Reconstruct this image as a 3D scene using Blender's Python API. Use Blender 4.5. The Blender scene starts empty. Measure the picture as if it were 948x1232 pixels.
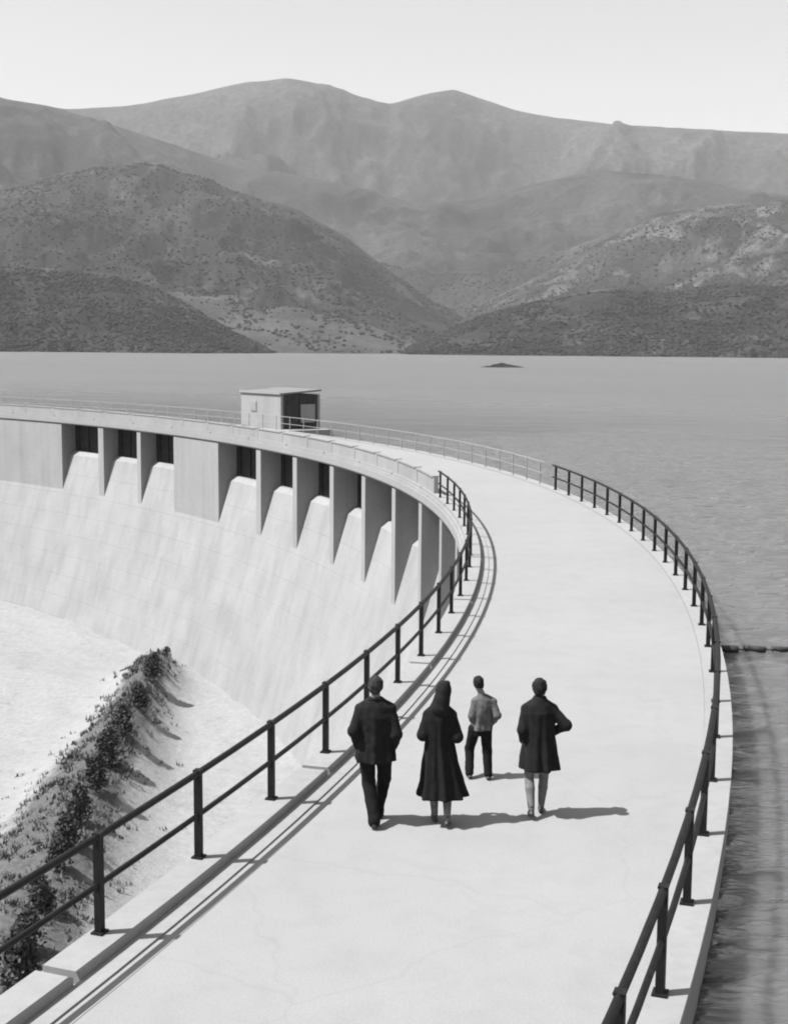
import bpy, bmesh, math, random
import numpy as np
from mathutils import Vector, Matrix, noise

random.seed(7); rng = np.random.default_rng(11)
R = math.radians
S = bpy.context.scene
COL = S.collection

# ------------------------------------------------------------------ camera
PW, PH, FPX, HOR, ROLL = 948.0, 1232.0, 1600.0, 420.0, R(0.45)
PITCH = math.atan((PH / 2 - HOR) / FPX)
EYE = 5.5                                   # metres above the road on the crest
cr, sr = math.cos(ROLL), math.sin(ROLL)
_right = Vector((1, 0, 0)); _down = Vector((0, -math.sin(PITCH), -math.cos(PITCH))); _fwd = Vector((0, math.cos(PITCH), -math.sin(PITCH)))
_ix = cr * _right - sr * _down; _iy = sr * _right + cr * _down
cam = bpy.data.cameras.new('camera'); camo = bpy.data.objects.new('camera', cam); COL.objects.link(camo)
cam.sensor_fit = 'VERTICAL'; cam.sensor_height = 24; cam.lens = FPX / PH * 24; cam.clip_end = 60000; cam.clip_start = 0.1
m = Matrix((_ix, -_iy, -_fwd)).transposed().to_4x4(); m.translation = (0, 0, EYE); camo.matrix_world = m
S.camera = camo

# ------------------------------------------------------------------ sky, sun, exposure
SUN_EL = R(57); SUN_DIR = Vector((0.975, 0.19, 0)).normalized()      # direction in which shadows fall
w = bpy.data.worlds.new('World'); S.world = w; w.use_nodes = True
nt = w.node_tree; nt.nodes.clear()
sky = nt.nodes.new('ShaderNodeTexSky'); sky.sky_type = 'NISHITA'; sky.sun_disc = False
sky.sun_elevation = SUN_EL; sky.sun_rotation = math.atan2(-SUN_DIR.x, -SUN_DIR.y)
sky.altitude = 600; sky.dust_density = 2.5; sky.air_density = 1.0; sky.ozone_density = 1.0
sep = nt.nodes.new('ShaderNodeSeparateColor'); com = nt.nodes.new('ShaderNodeCombineColor')   # blue-sensitive film: the sky as its blue light alone
bg = nt.nodes.new('ShaderNodeBackground'); bg.inputs[1].default_value = 0.076
out = nt.nodes.new('ShaderNodeOutputWorld')
nt.links.new(sky.outputs[0], sep.inputs[0])
for i in range(3): nt.links.new(sep.outputs[2], com.inputs[i])
nt.links.new(com.outputs[0], bg.inputs[0]); nt.links.new(bg.outputs[0], out.inputs[0])
sl = bpy.data.lights.new('sun', 'SUN'); sl.energy = 5.0; sl.angle = R(0.53); sl.color = (1, 1, 1)
so = bpy.data.objects.new('sun', sl); COL.objects.link(so)
ld = Vector((SUN_DIR.x * math.cos(SUN_EL), SUN_DIR.y * math.cos(SUN_EL), -math.sin(SUN_EL)))
so.rotation_euler = ld.to_track_quat('-Z', 'Y').to_euler(); so.location = (-40, -10, 80)
vs = S.view_settings; vs.view_transform = 'Standard'; vs.look = 'None'; vs.gamma = 1; vs.exposure = 1.0; vs.use_curve_mapping = False
S.cycles.filter_width = 2.0
S.cycles.use_adaptive_sampling = True
S.cycles.max_bounces = 6; S.cycles.diffuse_bounces = 3; S.cycles.volume_bounces = 0

# ------------------------------------------------------------------ helpers
def ray(u, v):
    x, y = u - PW / 2, v - PH / 2
    return (_ix * x + _iy * y + _fwd * FPX)
def at_z(u, v, z=0.0):
    d = ray(u, v); t = (z - EYE) / d.z
    return Vector((d.x * t, d.y * t, z))
def tag(o, label=None, cat=None, group=None, kind=None):
    if label: o['label'] = label
    if cat: o['category'] = cat
    if group: o['group'] = group
    if kind: o['kind'] = kind
    return o
def obj(name, me, mat=None, parent=None):
    o = bpy.data.objects.new(name, me); COL.objects.link(o)
    if mat is not None and not me.materials: me.materials.append(mat)
    if parent is not None: o.parent = parent
    return o
def empty(name, loc=(0, 0, 0), rz=0):
    o = bpy.data.objects.new(name, None); COL.objects.link(o); o.location = loc; o.rotation_euler = (0, 0, rz); o.empty_display_size = 0.3
    return o
def mesh(name, V, F, smooth=False):
    me = bpy.data.meshes.new(name)
    me.from_pydata([tuple(map(float, p)) for p in V], [], [tuple(map(int, f)) for f in F]); me.update()
    if smooth: me.polygons.foreach_set('use_smooth', [True] * len(me.polygons))
    return me
def mesh_np(name, V, F, smooth=False):
    """V (n,3) float, F (m,k) int, all faces with k corners"""
    me = bpy.data.meshes.new(name); V = np.asarray(V, np.float32); F = np.asarray(F, np.int32); k = F.shape[1]
    me.vertices.add(len(V)); me.vertices.foreach_set('co', V.ravel())
    me.loops.add(F.size); me.loops.foreach_set('vertex_index', F.ravel())
    me.polygons.add(len(F)); me.polygons.foreach_set('loop_start', np.arange(0, F.size, k, dtype=np.int32))
    me.polygons.foreach_set('use_smooth', np.full(len(F), smooth)); me.update(calc_edges=True); me.validate()
    return me
class MB:
    def __init__(s): s.V = []; s.F = []
    def box(s, c, e, rz=0.0, M=None):
        b = len(s.V)
        for dz in (-1, 1):
            for dx, dy in ((-1, -1), (1, -1), (1, 1), (-1, 1)):
                p = Vector((dx * e[0] / 2, dy * e[1] / 2, dz * e[2] / 2))
                if M is not None: p = M @ p
                elif rz: p = Vector((p.x * math.cos(rz) - p.y * math.sin(rz), p.x * math.sin(rz) + p.y * math.cos(rz), p.z))
                s.V.append(Vector(c) + p)
        s.F += [tuple(b + i for i in f) for f in ((3, 2, 1, 0), (4, 5, 6, 7), (0, 1, 5, 4), (1, 2, 6, 5), (2, 3, 7, 6), (3, 0, 4, 7))]
        return s
    def tube(s, pts, rad, n=8, caps=True):
        pts = [Vector(p) for p in pts]; b = len(s.V)
        for i, p in enumerate(pts):
            t = (pts[min(i + 1, len(pts) - 1)] - pts[max(i - 1, 0)]).normalized()
            u = t.cross(Vector((0, 0, 1)));  u = u.normalized() if u.length > 1e-4 else Vector((1, 0, 0))
            v = t.cross(u); r = rad[i] if hasattr(rad, '__len__') else rad
            for k in range(n):
                a = 2 * math.pi * k / n; s.V.append(p + (u * math.cos(a) + v * math.sin(a)) * r)
        for i in range(len(pts) - 1):
            for k in range(n):
                s.F.append((b + i * n + k, b + i * n + (k + 1) % n, b + (i + 1) * n + (k + 1) % n, b + (i + 1) * n + k))
        if caps:
            s.F.append(tuple(b + k for k in reversed(range(n)))); s.F.append(tuple(b + (len(pts) - 1) * n + k for k in range(n)))
        return s
    def build(s, name, mat, parent=None, smooth=False):
        return obj(name, mesh(name, s.V, s.F, smooth), mat, parent)

# ------------------------------------------------------------------ materials (the photograph is black and white: every colour is a grey)
def node(nt, t, **kw):
    n = nt.nodes.new(t)
    for k, v in kw.items(): setattr(n, k, v)
    return n
def material(name, build, rough=0.85, spec=0.3):
    mt = bpy.data.materials.new(name); mt.use_nodes = True; t = mt.node_tree
    b = t.nodes['Principled BSDF']; b.inputs['Roughness'].default_value = rough; b.inputs['Specular IOR Level'].default_value = spec
    build(t, b); return mt
def g(v): return (v, v, v, 1)
def nz(t, scale, detail=4, rough=0.55, coord='Object', stretch=None, dist=0.0):
    tc = node(t, 'ShaderNodeTexCoord'); o = tc.outputs[coord]
    if stretch:
        mp = node(t, 'ShaderNodeMapping'); mp.inputs['Scale'].default_value = stretch; t.links.new(o, mp.inputs[0]); o = mp.outputs[0]
    n = node(t, 'ShaderNodeTexNoise'); n.inputs['Scale'].default_value = scale; n.inputs['Detail'].default_value = detail
    n.inputs['Roughness'].default_value = rough; n.inputs['Distortion'].default_value = dist
    t.links.new(o, n.inputs['Vector']); return n.outputs['Fac']
def ramp(t, src, stops):
    r = node(t, 'ShaderNodeValToRGB'); e = r.color_ramp.elements
    while len(e) < len(stops): e.new(0.5)
    for k, (p, v) in enumerate(stops): e[k].position = p; e[k].color = g(v)
    t.links.new(src, r.inputs[0]); return r.outputs[0]
def mul(t, a, b, mode='MULTIPLY', fac=1.0):
    mx = node(t, 'ShaderNodeMix', data_type='RGBA', blend_type=mode); 
    if hasattr(fac, 'is_linked'): t.links.new(fac, mx.inputs[0])
    else: mx.inputs[0].default_value = fac
    t.links.new(a, mx.inputs[6]); t.links.new(b, mx.inputs[7]); return mx.outputs[2]
def bump(t, b, src, strength=0.3, dist=0.02):
    bp = node(t, 'ShaderNodeBump'); bp.inputs['Strength'].default_value = strength; bp.inputs['Distance'].default_value = dist
    t.links.new(src, bp.inputs['Height']); t.links.new(bp.outputs[0], b.inputs['Normal'])

def concrete(base, var=0.12, streak=True, scale=1.0):
    def f(t, b):
        a = ramp(t, nz(t, 0.35 * scale, 5), [(0.3, base * (1 - var)), (0.7, base * (1 + var * 0.6))])
        c = mul(t, a, ramp(t, nz(t, 6 * scale, 5, 0.7), [(0.25, 0.86), (0.6, 1.0)]))
        if streak: c = mul(t, c, ramp(t, nz(t, 1.0, 4, 0.6, stretch=(0.9, 0.9, 0.07)), [(0.3, 0.86), (0.55, 1.0)]))
        t.links.new(c, b.inputs['Base Color']); bump(t, b, nz(t, 22 * scale, 4), 0.25, 0.01)
    return f
M = {}
M['dam'] = material('dam_concrete', concrete(0.252, 0.10))
def roadmat(t, b):
    c = mul(t, ramp(t, nz(t, 0.22, 6, 0.6), [(0.3, 0.222), (0.7, 0.245)]), ramp(t, nz(t, 1.7, 6, 0.7, dist=.4), [(0.3, 0.93), (0.55, 1.0)]))
    c = mul(t, c, ramp(t, nz(t, 45, 3, 0.7), [(0.3, 0.88), (0.6, 1.03)]))
    vo = node(t, 'ShaderNodeTexVoronoi', feature='DISTANCE_TO_EDGE'); vo.inputs['Scale'].default_value = .28; tc = node(t, 'ShaderNodeTexCoord'); ns = node(t, 'ShaderNodeTexNoise'); ns.inputs['Scale'].default_value = 1.3; ns.inputs['Detail'].default_value = 6
    t.links.new(tc.outputs['Object'], ns.inputs['Vector']); mx = node(t, 'ShaderNodeVectorMath', operation='MULTIPLY_ADD'); mx.inputs[1].default_value = (.9, .9, 0); t.links.new(ns.outputs['Color'], mx.inputs[0]); t.links.new(tc.outputs['Object'], mx.inputs[2]); t.links.new(mx.outputs[0], vo.inputs['Vector'])
    c = mul(t, c, ramp(t, vo.outputs['Distance'], [(0.0, 0.94), (0.006, 1.0)]))
    t.links.new(c, b.inputs['Base Color']); bump(t, b, nz(t, 30, 4), 0.3, 0.008)
M['road'] = material('road_concrete', roadmat)
M['kerb'] = material('kerb_concrete', concrete(0.24, 0.07, streak=False))
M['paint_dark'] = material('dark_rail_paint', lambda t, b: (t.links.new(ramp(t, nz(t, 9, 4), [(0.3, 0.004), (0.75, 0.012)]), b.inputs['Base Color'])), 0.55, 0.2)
M['rail_pale'] = material('pale_rail_tone', lambda t, b: (t.links.new(ramp(t, nz(t, 9, 4), [(0.3, 0.2), (0.7, 0.27)]), b.inputs['Base Color'])), 0.55, 0.4)  # far lakeside rail, paler in tone than the near one
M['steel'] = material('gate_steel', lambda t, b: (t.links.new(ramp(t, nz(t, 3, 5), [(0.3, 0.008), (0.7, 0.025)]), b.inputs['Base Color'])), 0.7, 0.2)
M['white_wall'] = material('white_render', concrete(0.27, 0.06))
M['shade_dark_timber'] = material('shade_dark_timber', lambda t, b: (t.links.new(ramp(t, nz(t, 4, 5, stretch=(3, 3, .3)), [(0.3, 0.025), (0.7, 0.06)]), b.inputs['Base Color'])), 0.8, 0.2)  # dark colour carries the shade on the hut's end wall
M['roofing'] = material('roof_felt', concrete(0.16, 0.15, streak=False))
M['glass'] = material('window_glass', lambda t, b: b.inputs['Base Color'].__setattr__('default_value', g(0.25)), 0.08, 0.6)
M['log'] = material('wet_log', lambda t, b: (t.links.new(ramp(t, nz(t, 5, 5, stretch=(1, 1, 4)), [(0.3, 0.012), (0.7, 0.04)]), b.inputs['Base Color'])), 0.6, 0.3)
M['chain'] = material('chain_iron', lambda t, b: b.inputs['Base Color'].__setattr__('default_value', g(0.05)), 0.6, 0.4)

def hillmat(name, dark, pale, s1, patch=(0.55, 0.68)):
    def f(t, b):
        a = ramp(t, nz(t, s1, 8, 0.62), [(0.36, dark * 0.55), (0.64, dark * 1.7)])
        p = ramp(t, nz(t, s1 * 2.1, 8, 0.68, dist=0.6), [(patch[0], 0), (patch[1], 1)])
        pc = ramp(t, nz(t, s1 * 14, 6, 0.7), [(0.3, pale * 0.6), (0.7, pale)])
        c = mul(t, mul(t, a, pc, 'MIX', p), ramp(t, nz(t, s1 * 34, 6, 0.75), [(0.36, 0.45), (0.62, 1.45)]))
        t.links.new(c, b.inputs['Base Color'])
    return material(name, f, 0.95, 0.1)
M['hill_dark'] = hillmat('hill_scrub_ground', 0.016, 0.065, 0.006, (0.52, 0.66))
M['hill_mid'] = hillmat('hill_grass_ground', 0.02, 0.1, 0.004, (0.5, 0.62))
M['hill_lit_tone'] = hillmat('lit_tone_slope', 0.04, 0.07, 0.006)  # sunlight on this slope is put into its paler colour
M['ridge'] = hillmat('ridge_ground', 0.022, 0.06, 0.0028)
M['mountain'] = hillmat('mountain_ground', 0.032, 0.07, 0.0016, (0.55, 0.75))
M['scrub'] = material('scrub_leaves', lambda t, b: (t.links.new(ramp(t, nz(t, 0.02, 3), [(0.3, 0.012), (0.7, 0.035)]), b.inputs['Base Color'])), 0.9, 0.1)
M['rock'] = material('pale_rock', concrete(0.47, 0.2, streak=False, scale=0.6))

def watermat(t, b):
    b.inputs['IOR'].default_value = 1.65; b.inputs['Roughness'].default_value = 0.12; b.subsurface_method = 'BURLEY'; b.inputs['Subsurface Weight'].default_value = 1.0; b.inputs['Subsurface Radius'].default_value = (1, 1, 1); b.inputs['Subsurface Scale'].default_value = 0.7; b.inputs['Specular IOR Level'].default_value = 0.5
    t.links.new(ramp(t, nz(t, 0.01, 4), [(0.3, 0.085), (0.7, 0.105)]), b.inputs['Base Color'])
    n1 = nz(t, 0.9, 5, 0.6, stretch=(0.35, 1.0, 1.0)); n2 = nz(t, 0.22, 3, 0.5, stretch=(0.4, 1.0, 1.0))
    ad = node(t, 'ShaderNodeMath', operation='MULTIPLY_ADD'); ad.inputs[1].default_value = 2.0
    t.links.new(n2, ad.inputs[0]); t.links.new(n1, ad.inputs[2])
    # unresolved chop: the open lake, away from the shelter of the dam, is rougher
    tc = node(t, 'ShaderNodeTexCoord'); vm = node(t, 'ShaderNodeVectorMath', operation='DISTANCE'); vm.inputs[1].default_value = (-80.1, 39.7, -0.5); t.links.new(tc.outputs['Object'], vm.inputs[0])
    mr = node(t, 'ShaderNodeMapRange'); mr.inputs[1].default_value = 88; mr.inputs[2].default_value = 190; mr.inputs[3].default_value = 0.09; mr.inputs[4].default_value = 0.42; t.links.new(vm.outputs['Value'], mr.inputs[0]); t.links.new(mr.outputs[0], b.inputs['Roughness'])
    bump(t, b, ad.outputs[0], 1.0, 0.3)
M['water'] = material('lake_water', watermat, 0.12, 0.5)

# ------------------------------------------------------------------ the dam's plan: an arc
CX, CY = -80.1, 39.7
def dR(th): return 3.4 * (max(0.0, th - 25) / 31.5) ** 2 if th < 58 else 3.4 * (33 / 31.5) ** 2 + (th - 58) * 0.226
def P(r, th, z): a = R(th); q = r + dR(th); return Vector((CX + q * math.cos(a), CY + q * math.sin(a), z))
def arc(r, z, t0, t1, step=0.7):
    n = max(2, int(abs(t1 - t0) / step) + 1); return [P(r, t0 + (t1 - t0) * i / (n - 1), z) for i in range(n)]
def sweep(profile, t0, t1, step=0.7, closed=True, caps=True):
    """profile [(r, z)] carried round the arc"""
    n = max(2, int(abs(t1 - t0) / step) + 1); k = len(profile); V = []; F = []
    for i in range(n):
        th = t0 + (t1 - t0) * i / (n - 1); V += [P(r, th, z) for r, z in profile]
    for i in range(n - 1):
        for j in range(k if closed else k - 1):
            a, b = i * k + j, i * k + (j + 1) % k; F.append((a, b, b + k, a + k))
    if caps and closed: F.append(tuple(range(k))[::-1]); F.append(tuple((n - 1) * k + j for j in range(k)))
    return V, F
def sweep_obj(name, profile, t0, t1, mat, parent, **kw):
    V, F = sweep(profile, t0, t1, **kw); me = mesh(name, V, F)
    bm = bmesh.new(); bm.from_mesh(me); bmesh.ops.recalc_face_normals(bm, faces=bm.faces); bm.to_mesh(me); bm.free()
    return obj(name, me, mat, parent)
T0, T1 = -30.0, 74.0
RI, RO = 82.09, 87.55                    # downstream and upstream edges of the crest
ZW, ZF = -0.5, -15.0                    # lake level, valley floor

# ------------------------------------------------------------------ lake
def ring_mesh(name, radii, ths, zf):
    V = []; F = []; n = len(ths)
    for r in radii:
        for th in ths:
            a = R(th); x, y = CX + r * math.cos(a), CY + r * math.sin(a); V.append((x, y, zf(x, y, r, th)))
    for i in range(len(radii) - 1):
        for j in range(n - 1): F.append((i * n + j, i * n + j + 1, (i + 1) * n + j + 1, (i + 1) * n + j))
    return mesh(name, V, F)
WV = [(2 * math.pi / L, a, ph, L * .017) for L, a, ph in zip(np.geomspace(.28, 1.15, 46), rng.normal(math.pi / 2 + .12, .38, 46), rng.uniform(0, 6.28, 46))]
def waves(X, Y):
    Z = np.zeros_like(X); X2 = X + .25 * np.sin(Y * .7 + X * .3); Y2 = Y + .3 * np.sin(X * .55 + 1.0)
    for k, a, ph, am in WV: q = np.sin(k * (X2 * math.cos(a) + Y2 * math.sin(a)) + ph); Z += am * .42 * (q + .25 * np.cos(2 * k * (X2 * math.cos(a) + Y2 * math.sin(a)) + 2 * ph))
    return Z * (1 + .5 * np.sin(X * .21 + Y * .13) * np.sin(Y * .17))
def lake_mesh():
    V = []; F = []
    def patch(rs, ts, wavy):
        b = sum(len(v) for v in V); A, B = np.meshgrid(np.radians(ts), rs); X = CX + B * np.cos(A); Y = CY + B * np.sin(A); Z = np.full_like(X, ZW)
        if wavy: ed = np.minimum(np.minimum((rs[-1] - B) / 42, (A - math.radians(ts[0])) * 20), (math.radians(ts[-1]) - A) * 12); Z += waves(X, Y) * np.clip(ed, 0, 1)
        V.append(np.stack([X, Y, Z], -1).reshape(-1, 3)); n = len(ts); i, j = np.meshgrid(np.arange(len(rs) - 1), np.arange(n - 1), indexing='ij'); q = b + i * n + j
        F.append(np.stack([q, q + n, q + n + 1, q + 1], -1).reshape(-1, 4))
    patch(np.r_[np.arange(86.6, 100, .09), np.arange(100, 132.01, .16)], np.arange(-34, 34.01, .08), True)
    patch(np.array([86.6, 92, 100, 108, 120, 132]), np.arange(-62, -33.9, 4), False); patch(np.array([86.6, 92, 100, 108, 120, 132]), np.arange(34, 174.1, 4), False)
    patch(np.array([131.96, 200, 400, 800, 1600, 3000]), np.arange(-62, 174.1, 4), False)
    return mesh_np('lake', np.concatenate(V), np.concatenate(F), True)
lake = obj('lake', lake_mesh(), M['water'])
tag(lake, 'wide pale reservoir with small ripples', kind='structure')

# ------------------------------------------------------------------ ground, out to the horizon, and the valley below the dam
def smooth(a, b, x): t = min(1, max(0, (x - a) / (b - a))); return t * t * (3 - 2 * t)
ground = obj('ground', mesh('ground', [(-8800, -8800, -40), (8800, -8800, -40), (8800, 8800, -40), (-8800, 8800, -40)], [(0, 1, 2, 3)]), M['hill_mid'])
tag(ground, 'ground sheet under lake and hills', kind='structure')

SPUR = [tuple(at_z(u, v, -13.2)) for u, v in ((-70, 1420), (-30, 1300), (5, 1190), (45, 1080), (85, 990), (122, 915), (160, 848), (185, 800), (196, 776), (200, 764))]
def spur_at(y):
    if y <= SPUR[0][1]: return SPUR[0][0], SPUR[0][2]
    for a, b in zip(SPUR, SPUR[1:]):
        if y <= b[1]:
            f = (y - a[1]) / (b[1] - a[1]); return a[0] + (b[0] - a[0]) * f, a[2] + (b[2] - a[2]) * f
    return SPUR[-1][0], SPUR[-1][2]
def floor_z(x, y):
    n = noise.fractal(Vector((x * .08, y * .08, 0)), 1.0, 2.0, 4)
    n2 = noise.fractal(Vector((x * .5, y * .5, 3)), 1.0, 2.0, 4)
    z = ZF + n * 0.7 + n2 * 0.14
    sx, sz = spur_at(y); wk = 1.15 - 0.75 * smooth(30, SPUR[-1][1], y); d = (x - sx) / (2.6 * wk) if x > sx else (x - sx) / (3.6 * wk)
    hgt = (sz - ZF) * math.exp(-d * d) * smooth(SPUR[-1][1] + 1, SPUR[-1][1] - 8, y) * smooth(12, 24, y)
    z += hgt * (1 + 0.18 * n2)
    return z
def valley_z(x, y, r, th):
    z = floor_z(x, y) if r < 84 else ZF
    if not (-33 < th < 73):                       # the valley sides that carry the dam's ends
        k = min(1, min(abs(th + 33) if th < -33 else 999, abs(th - 73) if th > 73 else 999) / 14); 
        away = smooth(60, 86, r); z = z + k * away * (19 + 3 * noise.fractal(Vector((x * .05, y * .05, 9)), 1, 2, 4))
    return z
radv = list(np.linspace(0.5, 84, 150)) + [86, 90, 96, 104, 114, 126, 140]
valley = obj('valley_floor', ring_mesh('valley_floor', radv, [-180 + 1.5 * k for k in range(241)], valley_z), M['rock'])
valley.data.polygons.foreach_set('use_smooth', [True] * len(valley.data.polygons))
tag(valley, 'pale bare rock floor below the dam', kind='structure')

def sparse(t, b):                                  # bank soil with a grass cover that thins out down its sides
    tc = node(t, 'ShaderNodeVertexColor', layer_name='cover')
    n = nz(t, 0.9, 6, 0.7)
    mm = node(t, 'ShaderNodeMath', operation='ADD'); t.links.new(tc.outputs[0], mm.inputs[0]); t.links.new(n, mm.inputs[1])
    k = ramp(t, mm.outputs[0], [(0.58, 0), (1.1, 1)])
    soil = ramp(t, nz(t, 2.2, 5, 0.7), [(0.3, 0.215), (0.7, 0.27)]); grs = ramp(t, nz(t, 3.0, 6, 0.7), [(0.3, 0.055), (0.7, 0.12)])
    t.links.new(mul(t, soil, grs, 'MIX', k), b.inputs['Base Color']); bump(t, b, nz(t, 3, 6, .7), 0.6, 0.15)
M['bank'] = material('bank_soil_and_grass', sparse, 0.95, 0.1)
ca = valley.data.color_attributes.new('cover', 'FLOAT_COLOR', 'POINT')
cv = []
for v in valley.data.vertices:
    x, y = v.co.x, v.co.y; sx, sz = spur_at(y); d = (x - sx) / (1.15 - 0.75 * smooth(30, SPUR[-1][1], y))
    c = (smooth(-5.0, -0.5, d) if d < 0 else smooth(2.4, 0.2, d)) * smooth(SPUR[-1][1] + 1, SPUR[-1][1] - 3, y) * smooth(10, 20, y)
    cv += [c, c, c, 1]
ca.data.foreach_set('color', cv)
valley.data.materials.clear(); valley.data.materials.append(M['bank'])

# ------------------------------------------------------------------ hills and mountains round the lake
def az_el(u, v):
    d = ray(u, v); return math.degrees(math.atan2(d.x, d.y)), d.z / math.hypot(d.x, d.y)
HILLS = {}
def hill(name, label, sil, D, shore, back, mat, rough, seed, nd=105, na=520, gully=0.16, shape=1.0):
    """a ridge whose crest stands D metres off, with foot at `shore` and falling away behind to D+back"""
    pts = sorted(az_el(u, v) for u, v in sil); A = [p[0] for p in pts]; E = [p[1] for p in pts]
    azs = np.linspace(A[0], A[-1], na); els = np.interp(azs, A, E)
    k = np.exp(-np.linspace(-2, 2, 5) ** 2); k /= k.sum(); els = np.convolve(np.pad(els, 2, 'edge'), k, 'valid')
    V = []; F = []; fr = np.r_[np.linspace(0, 1, nd), 1 + np.linspace(0, 1, 25)[1:]]
    H = np.zeros((len(fr), na))
    for j, az in enumerate(azs):
        zc = EYE + els[j] * D
        a = R(az); sx, sy = math.sin(a), math.cos(a)
        sh = shore + 60 * noise.fractal(Vector((az * .25, seed, 0)), 1, 2, 3)
        for i, f in enumerate(fr):
            d = sh + (D - sh) * f if f <= 1 else D + back * (f - 1)
            x, y = sx * d, sy * d
            if f <= 1: base = (0.75 * f ** shape + 0.25 * (f * f * (3 - 2 * f)))
            else: base = 1 - (f - 1) ** 1.5
            nn = noise.ridged_multi_fractal(Vector((x / rough, y / rough, seed)), 0.9, 2.1, 6, 1.0, 2.0) - 1.1
            n3 = noise.fractal(Vector((x / rough * 6, y / rough * 6, seed + 5)), 1.0, 2.0, 2)
            n4 = noise.ridged_multi_fractal(Vector((x / rough * 3.3, y / rough * 3.3, seed + 9)), 0.85, 2.1, 4, 1.0, 2.0) - 1.1
            env = 4 * f * (1 - f) if f <= 1 else 0.3
            z = ZW - 4 + (zc - ZW + 4) * base + (zc - ZW) * (gully * nn * env) + min(zc - ZW, 420) * 0.035 * n4 * min(1, env + .03) + min(zc - ZW, 300) * 0.012 * n3 * (1 if f < 1.2 else 0.3)
            if f > 1: z = min(z, zc)
            H[i, j] = z; V.append((x, y, z))
    V = np.array(V).reshape(na, len(fr), 3).transpose(1, 0, 2).reshape(-1, 3); n = na
    for i in range(len(fr) - 1):
        for j in range(n - 1): F.append((i * n + j, i * n + j + 1, (i + 1) * n + j + 1, (i + 1) * n + j))
    me = mesh_np(name, np.array(V), np.array(F), True); me.flip_normals() if me.polygons[0].normal.z < 0 else None
    o = obj(name, me, mat); tag(o, label, kind='structure'); HILLS[label] = (np.array(V).reshape(len(fr), na, 3), nd, o)
    return o
hill('mountain', 'tall pale mountain range with two peaks on the skyline',
     [(-500, 100), (-200, 92), (0, 118), (80, 132), (150, 128), (240, 112), (270, 105), (300, 98), (345, 94), (390, 102), (430, 117), (470, 125), (510, 114), (545, 107), (580, 119), (620, 132), (670, 143), (750, 151), (850, 156), (948, 161), (1150, 150), (1450, 165)],
     5400, 3900, 1700, M['mountain'], 900, 1.3, shape=1.1, gully=0.3)
hill('mountain', 'grey lower ridge in front of the peaks',
     [(-500, 70), (-200, 100), (0, 117), (70, 131), (140, 152), (230, 182), (310, 205), (420, 222), (500, 246), (570, 240), (640, 222), (720, 205), (800, 212), (948, 236), (1150, 220), (1450, 190)],
     4100, 2900, 1000, M['ridge'], 700, 4.7, gully=0.26)
hill('hill', 'rounded grey foothill closing the head of the valley',
     [(200, 330), (300, 306), (380, 300), (450, 312), (520, 326), (580, 326), (640, 312), (720, 286), (800, 270), (900, 300), (1000, 330)],
     3350, 2300, 500, M['ridge'], 420, 31.7, gully=0.2)
hill('hill', 'rounded dark wooded hill rising behind the lake on the left',
     [(-500, 190), (-250, 240), (-100, 235), (0, 226), (60, 211), (120, 198), (175, 195), (235, 213), (300, 235), (360, 252), (420, 288), (470, 326), (520, 362), (580, 396), (640, 426)],
     2800, 1750, 700, M['hill_dark'], 420, 8.1, gully=0.2)
hill('hill', 'wide scrub covered hill sloping down from the right',
     [(470, 428), (500, 408), (545, 384), (600, 356), (645, 334), (690, 308), (740, 282), (790, 258), (830, 248), (880, 246), (948, 243), (1100, 225), (1250, 250), (1500, 230)],
     2900, 1850, 700, M['hill_mid'], 420, 12.9, gully=0.2)
hill('hill', 'slope at the head of the lake, coloured pale for sunlight',
     [(120, 345), (215, 343), (290, 352), (360, 362), (420, 376), (480, 394), (530, 410), (570, 426)],
     2100, 1600, 400, M['hill_lit_tone'], 350, 15.4, gully=0.1)
hill('hill', 'low dark headland on the left shore',
     [(-500, 290), (-250, 312), (-50, 318), (60, 322), (140, 330), (190, 346), (230, 368), (265, 390), (300, 408), (325, 420), (350, 431)],
     1720, 1400, 300, M['hill_dark'], 240, 19.2, gully=0.2)
hill('hill', 'low dark headland with rocky patches on the right shore',
     [(470, 431), (500, 412), (545, 392), (600, 372), (650, 360), (720, 348), (800, 352), (870, 340), (948, 345), (1100, 330), (1300, 345), (1500, 320)],
     1800, 1420, 300, M['hill_dark'], 240, 23.5, gully=0.2)

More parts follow.
